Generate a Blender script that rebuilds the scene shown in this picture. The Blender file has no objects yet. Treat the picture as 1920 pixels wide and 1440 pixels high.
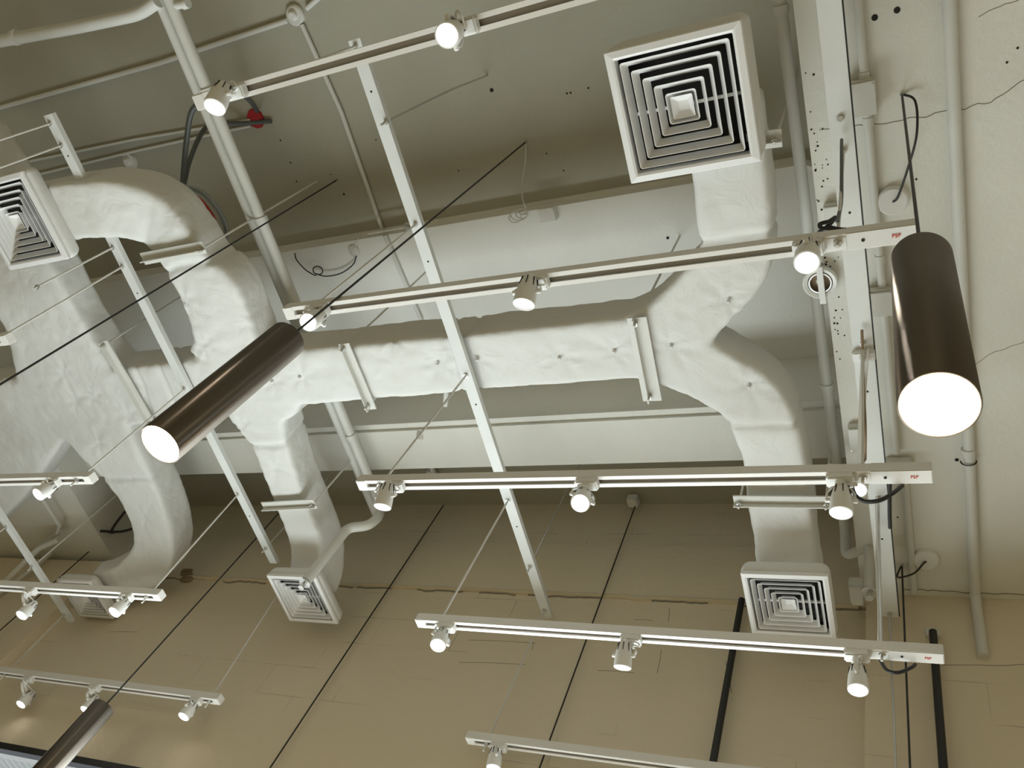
import bpy, bmesh, math, random
from mathutils import Vector, Matrix, noise

random.seed(7)
SC = bpy.context.scene
COL = SC.collection
V = Vector

# ------------------------------------------------------------------ camera
EYE = 1.6                                   # camera height above the floor, metres
FOC = 1574.45                               # focal length in pixels of a 1920 wide frame
RT = ((0.90099903, -0.06526988, -0.42888296),   # world axes seen from the camera
      (0.26687626, 0.86280802, 0.42934762),
      (0.34202019, -0.50130047, 0.79480817))
right = V((RT[0][0], RT[1][0], RT[2][0]))
down = V((RT[0][1], RT[1][1], RT[2][1]))
fwd = V((RT[0][2], RT[1][2], RT[2][2]))
cam_d = bpy.data.cameras.new('camera')
cam_d.sensor_width = 36.0
cam_d.lens = FOC / 1920 * 36.0
cam_d.clip_start = 0.02
cam = bpy.data.objects.new('camera', cam_d)
COL.objects.link(cam)
m = Matrix.Identity(4)
for i in range(3):
    m[i][0], m[i][1], m[i][2] = right[i], -down[i], -fwd[i]
m[2][3] = EYE
cam.matrix_world = m
SC.camera = cam

# ------------------------------------------------------------------ sky, daylight, exposure
world = bpy.data.worlds.new('daylight')
SC.world = world
world.use_nodes = True
nt = world.node_tree
bg = nt.nodes['Background']
bg.inputs[0].default_value = (0.86, 0.95, 1.0, 1)
bg.inputs[1].default_value = 0.8
SC.view_settings.view_transform = 'Standard'
SC.view_settings.look = 'None'
SC.view_settings.gamma = 1.0
SC.view_settings.use_curve_mapping = False
SC.view_settings.exposure = 0.0


def area_light(name, loc, aim, sx, sy, power, color):
    d = bpy.data.lights.new(name, 'AREA')
    d.shape = 'RECTANGLE'
    d.size, d.size_y, d.energy, d.color = sx, sy, power, color
    o = bpy.data.objects.new(name, d)
    o.location = loc
    o.rotation_euler = (V(aim) - V(loc)).to_track_quat('-Z', 'Y').to_euler()
    COL.objects.link(o)
    return o


# daylight through the long glazed front in the back wall, panels sized for brightness
area_light('window_daylight', (-1.6, 2.41, EYE + .60), (-1.6, -5, EYE + .60), 2.6, 1.45, 88, (0.91, 1.0, 1.0))
area_light('right_beam_fill', (2.05, 2.41, EYE + .2), (2.05, -5, EYE + .2), 1.3, 2.2, 11, (0.91, 1.0, 1.0))  # fill added for the right beam soffit, set in the unseen window
area_light('left_window_daylight', (-4.0, 2.41, EYE + .40), (-4.0, -5, EYE + .40), 1.3, 1.3, 17, (0.91, 1.0, 1.0))
# warm fill added behind the camera to brighten the faces turned this way
area_light('warm_fill', (-1.5, -4.6, 1.9), (-1.5, 5, 1.9), 6.0, 1.6, 10, (1.0, 0.76, 0.42))


def at(px, py, z):
    """world point at height z (above the floor) on the sight line of a photograph pixel"""
    d = right * (px - 960) + down * (py - 720) + fwd * FOC
    d = d * ((z - EYE) / d.z)
    return V((d.x, d.y, z))


def on_wall(px, py, y):
    d = right * (px - 960) + down * (py - 720) + fwd * FOC
    d = d * (y / d.y)
    return V((d.x, d.y, d.z + EYE))


# ------------------------------------------------------------------ materials
def mat(name, color, rough=0.6, metal=0.0, bump=0.0, bscale=40.0, var=0.0, vscale=3.0, emit=None, estr=0.0, spec=0.5, detail=6.0):
    M = bpy.data.materials.new(name)
    M.use_nodes = True
    n, l = M.node_tree.nodes, M.node_tree.links
    b = n['Principled BSDF']
    b.inputs['Base Color'].default_value = (*color, 1)
    b.inputs['Roughness'].default_value = rough
    b.inputs['Metallic'].default_value = metal
    b.inputs['Specular IOR Level'].default_value = spec
    if emit:
        b.inputs['Emission Color'].default_value = (*emit, 1)
        b.inputs['Emission Strength'].default_value = estr
    tc = n.new('ShaderNodeTexCoord')
    if var > 0:
        t = n.new('ShaderNodeTexNoise')
        t.inputs['Scale'].default_value = vscale
        t.inputs['Detail'].default_value = 8
        l.new(tc.outputs['Object'], t.inputs['Vector'])
        r = n.new('ShaderNodeValToRGB')
        r.color_ramp.elements[0].position = 0.3
        r.color_ramp.elements[1].position = 0.7
        r.color_ramp.elements[0].color = (*[c * (1 - var) for c in color], 1)
        r.color_ramp.elements[1].color = (*[min(1, c * (1 + var * 0.4)) for c in color], 1)
        l.new(t.outputs['Fac'], r.inputs['Fac'])
        l.new(r.outputs['Color'], b.inputs['Base Color'])
    if bump > 0:
        t2 = n.new('ShaderNodeTexNoise')
        t2.inputs['Scale'].default_value = bscale
        t2.inputs['Detail'].default_value = detail
        l.new(tc.outputs['Object'], t2.inputs['Vector'])
        bp = n.new('ShaderNodeBump')
        bp.inputs['Strength'].default_value = bump
        bp.inputs['Distance'].default_value = 0.02
        l.new(t2.outputs['Fac'], bp.inputs['Height'])
        l.new(bp.outputs['Normal'], b.inputs['Normal'])
    return M


M = {}
M['ceil'] = mat('shaded_ceiling_plaster', (0.46, 0.445, 0.37), 0.9, bump=0.12, bscale=60, var=0.08, vscale=2.5, spec=0.15)  # greyer than the beam paint: part of the ceiling's shade is in this colour
M['paint'] = mat('bay_paint', (0.82, 0.815, 0.775), 0.85, bump=0.12, bscale=60, var=0.06, vscale=2.5, spec=0.2)
M['soffit'] = mat('beam_paint', (0.80, 0.795, 0.74), 0.8, bump=0.15, bscale=50, var=0.07, vscale=3, spec=0.2)
M['floor'] = mat('floor_boards', (0.38, 0.31, 0.16), 0.6, bump=0.1, bscale=20, var=0.2, vscale=2)
M['white'] = mat('white_enamel', (0.80, 0.80, 0.78), 0.35)
M['cream'] = mat('painted_pipe', (0.70, 0.70, 0.66), 0.5, bump=0.05, bscale=60, var=0.05, vscale=6)
M['strut'] = mat('painted_steel', (0.76, 0.775, 0.76), 0.45, var=0.04, vscale=8)
M['rail'] = mat('white_track', (0.82, 0.81, 0.78), 0.35)
M['slot'] = mat('track_slot', (0.40, 0.36, 0.31), 0.6)
M['steel'] = mat('zinc_steel', (0.62, 0.62, 0.60), 0.35, metal=0.9)
M['rod'] = mat('painted_rod', (0.68, 0.67, 0.63), 0.5)
M['bronze'] = mat('black_bronze', (0.16, 0.14, 0.118), 0.40, metal=0.95)
M['inner'] = mat('lamp_reflector', (0.85, 0.78, 0.62), 0.3, metal=0.3)
bn = M['bronze'].node_tree
bp_ = bn.nodes['Principled BSDF']
tg_ = bn.nodes.new('ShaderNodeTangent'); tg_.direction_type = 'RADIAL'; tg_.axis = 'Z'
bn.links.new(tg_.outputs[0], bp_.inputs['Tangent'])
bp_.inputs['Anisotropic'].default_value = 0.95
bp_.inputs['Anisotropic Rotation'].default_value = 0.25
M['black'] = mat('black_rubber', (0.018, 0.018, 0.018), 0.5)
M['darkgrey'] = mat('grey_conduit', (0.10, 0.11, 0.11), 0.5)
M['dark'] = mat('dark_hole', (0.02, 0.018, 0.015), 0.9)
M['void'] = mat('plenum_lining', (0.03, 0.03, 0.03), 0.9)
M['crack'] = mat('crack_line', (0.28, 0.25, 0.20), 0.95)
M['alu'] = mat('diffuser_aluminium', (0.84, 0.84, 0.835), 0.4, metal=0.0)
M['red'] = mat('red_sealant', (0.42, 0.02, 0.02), 0.7, bump=0.4, bscale=60)
M['redprint'] = mat('red_print', (0.65, 0.08, 0.06), 0.6)
M['glow'] = mat('lit_lamp', (1, 1, 1), 0.5, emit=(1.0, 0.93, 0.80), estr=14)
M['glow_spot'] = mat('lit_spot_lens', (1, 1, 1), 0.5, emit=(1.0, 0.95, 0.86), estr=10)
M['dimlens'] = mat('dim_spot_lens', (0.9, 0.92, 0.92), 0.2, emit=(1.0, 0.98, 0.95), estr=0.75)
M['brown'] = mat('brown_stain', (0.30, 0.22, 0.14), 0.9, var=0.3, vscale=20)
M['flex'] = mat('flexible_steel', (0.35, 0.38, 0.38), 0.4, metal=0.7)


def duct_material():
    mm = mat('painted_insulation', (0.74, 0.74, 0.715), 0.75, spec=0.25)
    n, l = mm.node_tree.nodes, mm.node_tree.links
    b = n['Principled BSDF']
    tc = n.new('ShaderNodeTexCoord')
    t1 = n.new('ShaderNodeTexNoise'); t1.inputs['Scale'].default_value = 9; t1.inputs['Detail'].default_value = 5
    t1.inputs['Distortion'].default_value = 1.6
    t2 = n.new('ShaderNodeTexNoise'); t2.inputs['Scale'].default_value = 42; t2.inputs['Detail'].default_value = 8
    t2.inputs['Distortion'].default_value = 0.8
    for t in (t1, t2): l.new(tc.outputs['Object'], t.inputs['Vector'])
    rd = n.new('ShaderNodeMath'); rd.operation = 'ABSOLUTE'
    sb = n.new('ShaderNodeMath'); sb.operation = 'SUBTRACT'; sb.inputs[1].default_value = 0.5
    l.new(t1.outputs['Fac'], sb.inputs[0]); l.new(sb.outputs[0], rd.inputs[0])
    ml = n.new('ShaderNodeMath'); ml.operation = 'MULTIPLY'; ml.inputs[1].default_value = 1.5
    l.new(rd.outputs[0], ml.inputs[0])
    mn = n.new('ShaderNodeMath'); mn.operation = 'MINIMUM'; mn.inputs[1].default_value = 0.5
    l.new(ml.outputs[0], mn.inputs[0])
    m2 = n.new('ShaderNodeMath'); m2.operation = 'MULTIPLY_ADD'; m2.inputs[1].default_value = 0.35
    l.new(t2.outputs['Fac'], m2.inputs[0]); l.new(mn.outputs[0], m2.inputs[2])
    bp = n.new('ShaderNodeBump'); bp.inputs['Strength'].default_value = 0.30; bp.inputs['Distance'].default_value = 0.010
    l.new(m2.outputs[0], bp.inputs['Height']); l.new(bp.outputs['Normal'], b.inputs['Normal'])
    return mm


M['duct'] = duct_material()


def wall_material():
    mm = mat('painted_blockwork', (0.75, 0.665, 0.51), 0.85, spec=0.2)
    n, l = mm.node_tree.nodes, mm.node_tree.links
    b = n['Principled BSDF']
    tc = n.new('ShaderNodeTexCoord')
    sp = n.new('ShaderNodeSeparateXYZ'); cb = n.new('ShaderNodeCombineXYZ')
    l.new(tc.outputs['Object'], sp.inputs[0]); l.new(sp.outputs['X'], cb.inputs['X']); l.new(sp.outputs['Z'], cb.inputs['Y'])
    br = n.new('ShaderNodeTexBrick')
    br.inputs['Scale'].default_value = 1.0
    br.inputs['Brick Width'].default_value = 0.40
    br.inputs['Row Height'].default_value = 0.155
    br.inputs['Mortar Size'].default_value = 0.0026
    br.inputs['Mortar Smooth'].default_value = 0.25
    l.new(cb.outputs[0], br.inputs['Vector'])
    ns = n.new('ShaderNodeTexNoise'); ns.inputs['Scale'].default_value = 3.2; ns.inputs['Detail'].default_value = 3
    l.new(tc.outputs['Object'], ns.inputs['Vector'])
    rp = n.new('ShaderNodeValToRGB')
    rp.color_ramp.elements[0].position = 0.54; rp.color_ramp.elements[1].position = 0.70
    l.new(ns.outputs['Fac'], rp.inputs['Fac'])
    mu = n.new('ShaderNodeMath'); mu.operation = 'MULTIPLY'
    l.new(br.outputs['Fac'], mu.inputs[0]); l.new(rp.outputs['Color'], mu.inputs[1])
    zf = n.new('ShaderNodeMapRange')                       # courses only show below the ring beam
    zf.inputs['From Min'].default_value = 2.9; zf.inputs['From Max'].default_value = 3.5
    zf.inputs['To Min'].default_value = 0.12; zf.inputs['To Max'].default_value = 0.75
    l.new(sp.outputs['Z'], zf.inputs['Value'])
    mu2 = n.new('ShaderNodeMath'); mu2.operation = 'MULTIPLY'
    l.new(mu.outputs[0], mu2.inputs[0]); l.new(zf.outputs[0], mu2.inputs[1])
    mx = n.new('ShaderNodeMixRGB')
    mx.inputs['Color1'].default_value = (0.75, 0.665, 0.51, 1)
    mx.inputs['Color2'].default_value = (0.40, 0.36, 0.28, 1)
    l.new(mu2.outputs[0], mx.inputs['Fac'])
    l.new(mx.outputs[0], b.inputs['Base Color'])
    fine = n.new('ShaderNodeTexNoise'); fine.inputs['Scale'].default_value = 22; fine.inputs['Detail'].default_value = 8
    l.new(tc.outputs['Object'], fine.inputs['Vector'])
    sm = n.new('ShaderNodeMath'); sm.operation = 'MULTIPLY_ADD'; sm.inputs[1].default_value = -0.5
    l.new(mu2.outputs[0], sm.inputs[0]); l.new(fine.outputs['Fac'], sm.inputs[2])
    bp = n.new('ShaderNodeBump'); bp.inputs['Strength'].default_value = 0.2; bp.inputs['Distance'].default_value = 0.02
    l.new(sm.outputs[0], bp.inputs['Height']); l.new(bp.outputs['Normal'], b.inputs['Normal'])
    return mm


M['wall'] = wall_material()
gl = bpy.data.materials.new('window_glass'); gl.use_nodes = True
gb = gl.node_tree.nodes['Principled BSDF']
gb.inputs['Base Color'].default_value = (1, 1, 1, 1); gb.inputs['Roughness'].default_value = 0.02
gb.inputs['Transmission Weight'].default_value = 1.0; gb.inputs['IOR'].default_value = 1.05
M['glass'] = gl
M['canopy'] = mat('canopy_sheet', (0.55, 0.66, 0.69), 0.6)
M['canopy_white'] = mat('canopy_rafter', (0.95, 0.97, 0.98), 0.5)
M['frame_black'] = mat('black_frame', (0.012, 0.012, 0.014), 0.35)

# ------------------------------------------------------------------ mesh helpers


def frame_of(d, up=V((0, 0, 1))):
    d = d.normalized()
    if abs(d.dot(up)) > 0.98:
        up = V((1, 0, 0)) if abs(d.x) < 0.9 else V((0, 1, 0))
    s = d.cross(up).normalized()
    return d, s, s.cross(d).normalized()


def smooth_path(pts, n=8):
    """Catmull-Rom through the points"""
    pts = [V(p) for p in pts]
    if len(pts) < 3:
        return pts
    out = []
    P = [pts[0] * 2 - pts[1]] + pts + [pts[-1] * 2 - pts[-2]]
    for i in range(1, len(P) - 2):
        a, b, c, d = P[i - 1:i + 3]
        for k in range(n):
            t = k / n
            out.append(0.5 * ((2 * b) + (c - a) * t + (2 * a - 5 * b + 4 * c - d) * t * t + (3 * b - a - 3 * c + d) * t ** 3))
    out.append(pts[-1])
    return out


class MB:
    def __init__(self):
        self.v, self.f = [], []

    def add(self, vs, fs):
        o = len(self.v)
        self.v += [V(x) for x in vs]
        self.f += [tuple(i + o for i in q) for q in fs]
        return self

    def box(self, lo, hi):
        x0, y0, z0 = lo; x1, y1, z1 = hi
        vs = [(x0, y0, z0), (x1, y0, z0), (x1, y1, z0), (x0, y1, z0), (x0, y0, z1), (x1, y0, z1), (x1, y1, z1), (x0, y1, z1)]
        return self.add(vs, [(3, 2, 1, 0), (4, 5, 6, 7), (0, 1, 5, 4), (1, 2, 6, 5), (2, 3, 7, 6), (3, 0, 4, 7)])

    def obox(self, c, ax, ay, az, sx, sy, sz):
        c = V(c); vs = []
        for dz in (-.5, .5):
            for dx, dy in ((-.5, -.5), (.5, -.5), (.5, .5), (-.5, .5)):
                vs.append(c + ax * (dx * sx) + ay * (dy * sy) + az * (dz * sz))
        return self.add(vs, [(3, 2, 1, 0), (4, 5, 6, 7), (0, 1, 5, 4), (1, 2, 6, 5), (2, 3, 7, 6), (3, 0, 4, 7)])

    def tube(self, pts, r, seg=10, cap=True):
        pts = [V(p) for p in pts]
        n = len(pts)
        rs = r if isinstance(r, (list, tuple)) else [r] * n
        up = V((0, 0, 1))
        d, s, u = frame_of(pts[1] - pts[0])
        vs, fs = [], []
        for i, p in enumerate(pts):
            t = (pts[min(i + 1, n - 1)] - pts[max(i - 1, 0)]).normalized()
            s = (s - t * s.dot(t))
            s = s.normalized() if s.length > 1e-6 else frame_of(t)[1]
            u = t.cross(s)
            for k in range(seg):
                a = 2 * math.pi * k / seg
                vs.append(p + (s * math.cos(a) + u * math.sin(a)) * rs[i])
        for i in range(n - 1):
            for k in range(seg):
                k2 = (k + 1) % seg
                fs.append((i * seg + k, i * seg + k2, (i + 1) * seg + k2, (i + 1) * seg + k))
        if cap:
            fs.append(tuple(reversed(range(seg))))
            fs.append(tuple(range((n - 1) * seg, n * seg)))
        return self.add(vs, fs)

    def lathe(self, o, d, prof, seg=24, close=False):
        """prof: (distance along d, radius) pairs; radius 0 makes a pole"""
        o = V(o); d, s, u = frame_of(V(d))
        vs, fs, rings = [], [], []
        for h, r in prof:
            if r <= 1e-6:
                rings.append([len(vs)]); vs.append(o + d * h)
            else:
                ring = []
                for k in range(seg):
                    a = 2 * math.pi * k / seg
                    ring.append(len(vs)); vs.append(o + d * h + (s * math.cos(a) + u * math.sin(a)) * r)
                rings.append(ring)
        prs = list(zip(rings, rings[1:]))
        if close: prs.append((rings[-1], rings[0]))
        for A, B in prs:
            for k in range(seg):
                k2 = (k + 1) % seg
                if len(A) == 1 and len(B) == 1: continue
                if len(A) == 1: fs.append((A[0], B[k], B[k2]))
                elif len(B) == 1: fs.append((A[k], B[0], A[k2]))
                else: fs.append((A[k], B[k], B[k2], A[k2]))
        return self.add(vs, fs)

    def prism(self, poly, axis_o, ax, ay, d, length):
        """2-D polygon swept along d"""
        o = V(axis_o); n = len(poly)
        vs = [o + ax * p[0] + ay * p[1] for p in poly] + [o + ax * p[0] + ay * p[1] + d * length for p in poly]
        fs = [tuple(reversed(range(n))), tuple(range(n, 2 * n))] + [(i, (i + 1) % n, n + (i + 1) % n, n + i) for i in range(n)]
        return self.add(vs, fs)

    def build(self, name, material, parent=None, bevel=0.0, smooth=True, angle=40):
        me = bpy.data.meshes.new(name)
        if parent is not None:
            off = V((0, 0, 0)); q = parent
            while q is not None:
                off += q.location; q = q.parent
        else:
            lo = V([min(p[i] for p in self.v) for i in range(3)]); hi = V([max(p[i] for p in self.v) for i in range(3)])
            off = V(((lo.x + hi.x) / 2, (lo.y + hi.y) / 2, lo.z))
        if parent is None and name.split('_')[0] in ('wall', 'floor', 'ceiling'):
            off = V((0, 0, 0))
        me.from_pydata([p - off for p in self.v], [], self.f)
        bm = bmesh.new(); bm.from_mesh(me)
        bmesh.ops.recalc_face_normals(bm, faces=bm.faces)
        if bevel > 0:
            bmesh.ops.remove_doubles(bm, verts=bm.verts, dist=1e-6)
            es = [e for e in bm.edges if len(e.link_faces) == 2 and e.calc_face_angle(0) > 0.6]
            bmesh.ops.bevel(bm, geom=es, offset=bevel, segments=2, affect='EDGES', clamp_overlap=True)
        bm.to_mesh(me); bm.free()
        if smooth:
            for p in me.polygons: p.use_smooth = True
            me.set_sharp_from_angle(angle=math.radians(angle))
        me.materials.append(M[material] if isinstance(material, str) else material)
        o = bpy.data.objects.new(name, me)
        o.location = off if parent is None else (0, 0, 0)
        COL.objects.link(o)
        if parent is not None: o.parent = parent
        return o


def tag(o, label, cat, group=None):
    o['label'] = label; o['category'] = cat
    if group: o['group'] = group
    return o


def thing(name, loc, label, cat, group=None):
    o = bpy.data.objects.new(name, None)
    o.empty_display_size = 0.05
    o.location = loc
    COL.objects.link(o)
    return tag(o, label, cat, group)


def struct(o):
    o['kind'] = 'structure'
    return o


H = lambda r: EYE + r
X3, Y3, Z3 = V((1, 0, 0)), V((0, 1, 0)), V((0, 0, 1))
CEIL, SLAB, SOFF = H(3.12), H(3.05), H(2.50)
YW = 2.375                                   # room side of the back wall
HEAD = H(1.385)                              # window head
XL, XR, YF = -11.0, 3.0, -5.0

# ------------------------------------------------------------------ the setting
struct(MB().box((XL - .2, YF - .2, -.2), (XR + .2, YW + .3, 0)).build('floor', 'floor', smooth=False))
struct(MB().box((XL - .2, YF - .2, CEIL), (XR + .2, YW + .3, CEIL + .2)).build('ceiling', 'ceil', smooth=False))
wb = MB()
WX0, WX1 = -4.7, -0.25
UX0, UX1 = 1.35, 2.8                       # unseen window added right of the column to light the beam
wb.box((XL - .2, YW, 0), (WX0, YW + .25, HEAD)).box((WX1, YW, 0), (UX0, YW + .25, HEAD)).box((UX1, YW, 0), (XR + .2, YW + .25, HEAD))
wb.box((XL - .2, YW, HEAD + .2), (XR + .2, YW + .25, H(2.465))).box((XL - .2, YW, HEAD), (XR + .2, YW + .03, HEAD + .2))
wb.box((XL - .2, YW + .012, H(2.465)), (XR + .2, YW + .25, CEIL))
struct(wb.build('wall_back', 'wall', smooth=False))
# ring beam cast on top of the blockwork, its lower edge ragged with squeezed mortar
rb = MB()
rb.box((XL, YW - .006, H(2.478)), (XR, YW + .03, H(2.795)))
o_ = struct(rb.build('trim_1', 'wall', smooth=False))
mt = MB(); xs = -4.2; top, low = [], []
while xs < -0.22:
    dz = 0.006 + 0.016 * max(0, noise.noise(V((xs * 9, 3.1, 0)))) + 0.006 * max(0, noise.noise(V((xs * 31, 7.7, 0))))
    top.append((xs, H(2.486))); low.append((xs, H(2.474) - dz * 1.3)); xs += 0.012
n_ = len(top); vs_ = []; fs_ = []
for (x, z), (x2, z2) in zip(top, low):
    vs_ += [(x, YW - .008, z), (x, YW - .018, z2 + .004), (x, YW - .006, z2), (x, YW + .01, z2 + .003)]
for i in range(n_ - 1):
    for k in range(3):
        a = i * 4 + k
        fs_.append((a, a + 1, a + 5, a + 4))
mt.add(vs_, fs_)
struct(mt.build('trim_2', 'wall'))
dk = MB()  # dark segments drawn as the shade under the ragged mortar
for i in range(0, n_ - 1):
    g = noise.noise(V((top[i][0] * 5, 1.3, 2.0)))
    if g > -0.12:
        dk.box((top[i][0], YW - .004, low[i][1] - .006), (top[i + 1][0], YW + .004, low[i][1] + .002))
struct(dk.build('mortar_shade', 'crack', smooth=False))
struct(MB().box((XL - .2, YF - .2, 0), (XL, YW, CEIL)).build('wall_left', 'wall', smooth=False))
struct(MB().box((XR, YF - .2, 0), (XR + .2, YW, CEIL)).build('wall_right', 'wall', smooth=False))
struct(MB().box((XL, YF - .2, 0), (XR, YF, CEIL)).build('wall_front', 'wall', smooth=False))
# thicker ceiling bay: its edge faces the room
sl = MB()
poly = [(-4.2, .865), (-.31, .865)] + [(-.31 + .09 * math.sin(a), .955 - .09 * math.cos(a)) for a in [math.pi / 2 * k / 6 for k in range(1, 7)]] + [(-.22, 1.66), (-4.2, 1.66)]
sl.prism(poly, V((0, 0, SLAB)), X3, Y3, Z3, CEIL - SLAB + .01)
struct(sl.build('ceiling_bay', 'paint', smooth=False))
# small lip along that edge
lp = MB().box((-4.2, .852, CEIL - .022), (-.3, .866, CEIL + .01))
struct(lp.build('trim_4', 'paint', smooth=False))
# beam across the room and its chamfer strip
cb_ = MB().box((-4.2, 1.655, H(2.70)), (-.22, 1.86, CEIL + .01))
cb_.box((-4.2, 1.625, H(2.715)), (-.22, 1.66, CEIL + .01))
struct(cb_.build('cross_beam', 'soffit', smooth=False))
# wide beam on the right and its column, narrower one far left
struct(MB().box((-.215, YF, SOFF), (1.3, YW, CEIL + .01)).build('right_beam', 'soffit', smooth=False))
struct(MB().box((-.20, YW - .05, 0), (1.3, YW + .02, SOFF + .01)).build('right_column', 'wall', smooth=False))
struct(MB().box((-6.0, YF, SOFF + .05), (-4.2, YW, CEIL + .01)).build('left_beam', 'soffit', smooth=False))
struct(MB().box((-6.0, YW - .06, HEAD + .02), (-4.2, YW + .02, SOFF + .01)).build('left_column', 'wall', smooth=False))


def crack(pts, r, name='crack', parent_name='right_beam'):
    P = []
    for a, b in zip(pts, pts[1:]):
        for k in range(8):
            q = V(a).lerp(V(b), k / 8)
            P.append(q + V((0.006 * noise.noise(q * 23), 0.010 * noise.noise(q * 31 + V((4, 4, 4))), 0)))
    P.append(V(pts[-1]))
    return struct(MB().tube(P, r, 5).build(name, 'crack'))


crack([at(1535, 242, SOFF), at(1620, 236, SOFF), at(1690, 226, SOFF), at(1762, 211, SOFF), at(1858, 192, SOFF), at(1920, 150, SOFF)], .0013, 'crack_line')
crack([at(1836, 32, SOFF), at(1920, -5, SOFF)], .0010, 'crack_line')
crack([at(1830, 680, SOFF), at(1880, 655, SOFF), at(1920, 640, SOFF)], .0009, 'crack_line')
crack([at(1690, 1104, SOFF), at(1770, 1108, SOFF), at(1925, 1116, SOFF)], .0020, 'crack_line')
cw = []
for p in [(1765, 1247), (1830, 1247), (1880, 1248), (1930, 1245)]:
    cw.append(on_wall(*p, YW - .05))
struct(MB().tube(smooth_path(cw, 10), .0014, 5).build('crack_line', 'crack'))
for seg in ([(905, 1168), (935, 1170)], [(1190, 1162), (1225, 1164)], [(1255, 1140), (1253, 1166)], [(880, 1200), (1005, 1206)], [(1000, 1204), (998, 1218)], [(1120, 1257), (1190, 1262)],
            [(1240, 1218), (1232, 1262)], [(204, 1185), (258, 1185)], [(860, 1242), (985, 1246)], [(1360, 1240), (1372, 1300)]):
    a, b = [on_wall(*p, YW) for p in seg]
    struct(MB().tube([a, (a + b) / 2 + V((.002, 0, .003)), b], .0012, 5).build('crack_line', 'crack'))
dh = MB()
for px, py, z, r in [(1640, 33, SOFF, .008), (1682, 19, SOFF, .008), (1794, 862, SOFF, .006), (1908, 90, SOFF, .003), (1718, 336, SOFF, .003), (1888, 117, SOFF, .003), (1683, 970, SOFF, .003),
                     (922, 169, CEIL, .008), (1063, 175, CEIL, .004), (1070, 174, CEIL, .004), (1103, 165, CEIL, .004), (526, 263, CEIL, .004), (545, 305, CEIL, .004), (556, 340, CEIL, .004),
                     (645, 364, CEIL, .005), (1025, 288, CEIL, .003), (860, 320, CEIL, .003), (705, 262, CEIL, .003), (1057, 320, CEIL, .003), (650, 560, SLAB, .003), (1252, 446, SLAB, .006),
                     (1565, 60, SOFF, .006), (620, 327, CEIL, .003)]:
    p = at(px, py, z)
    dh.lathe(p + V((0, 0, -.0012)), Z3, [(0, 0), (0, r), (.004, r), (.004, 0)], 10)
pk = random.Random(3)
for i in range(60):                                  # pitted paint along the beam edge
    y = pk.uniform(.45, 1.35); x = -.212 + abs(pk.gauss(0, .02))
    dh.lathe(V((x, y, SOFF - .001)), Z3, [(0, 0), (0, pk.uniform(.0015, .0035)), (.004, .002), (.004, 0)], 7)
struct(dh.build('drill_holes', 'dark'))

fp = MB()
for k in range(9):
    q = on_wall(345 + 5 * (k % 3), 1072 + 7 * (k // 3), YW - .006)
    fp.lathe(q, -Y3, [(-.004, 0), (-.004, .022), (.006, .02 + .004 * noise.noise(q * 40)), (.014, .008), (.015, 0)], 9)
struct(fp.build('foam_filling', 'brown'))

# window in the back wall
win = thing('window_1', ((WX0 + WX1) / 2, YW + .1, .1), 'long black framed window under the blockwork wall', 'window')
win['kind'] = 'structure'
fr = MB()
fr.box((WX0, YW - .012, HEAD - .026), (WX1, YW + .024, HEAD + .004)).box((WX0, YW - .03, .1), (WX1, YW + .12, .17))
for x in [WX0, -2.1, WX1 - .07]:
    fr.box((x, YW - .0, .1), (x + .07, YW + .12, HEAD - .01)) if x in (WX0, WX1 - .07) else fr.box((x, YW + .02, .1), (x + .05, YW + .1, HEAD - .01 if x != -3.6 else HEAD - .01))
struct(fr.build('window_frame', 'frame_black', win, smooth=False))
win2 = thing('added_window', ((UX0 + UX1) / 2, YW + .1, .1), 'unseen black framed window added right of the column to light the beam', 'window')
win2['kind'] = 'structure'
fr = MB()
fr.box((UX0, YW - .012, HEAD - .034), (UX1, YW + .10, HEAD + .004)).box((UX0, YW - .012, .0), (UX1, YW + .10, .07)).box((UX0, YW, 0), (UX0 + .05, YW + .1, HEAD)).box((UX1 - .05, YW, 0), (UX1, YW + .1, HEAD))
struct(fr.build('window_frame', 'frame_black', win2, smooth=False))
# canopy outside
cp = thing('slatted_canopy', (-3.3, 3.8, HEAD + .12), 'pale canopy with thin white rafters outside the window, seen in the bottom corner', 'canopy')
sl_ = MB()
x = -5.6
while x < -1.0:
    sl_.box((x, YW + .30, HEAD + .12), (x + .013, 5.2, HEAD + .15)); x += .05
sl_.build('rafters', 'canopy_white', cp, smooth=False)
MB().box((-5.7, YW + .17, HEAD + .115), (-1.0, YW + .31, HEAD + .15)).build('edge_board', 'canopy_white', cp, smooth=False)
MB().box((-5.7, YW + .27, HEAD + .15), (-1.0, 5.2, HEAD + .165)).build('cover_sheet', 'canopy', cp, smooth=False)

# ------------------------------------------------------------------ air duct
DB, DH = H(2.325), 0.172                    # underside of the level duct and its height


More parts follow.
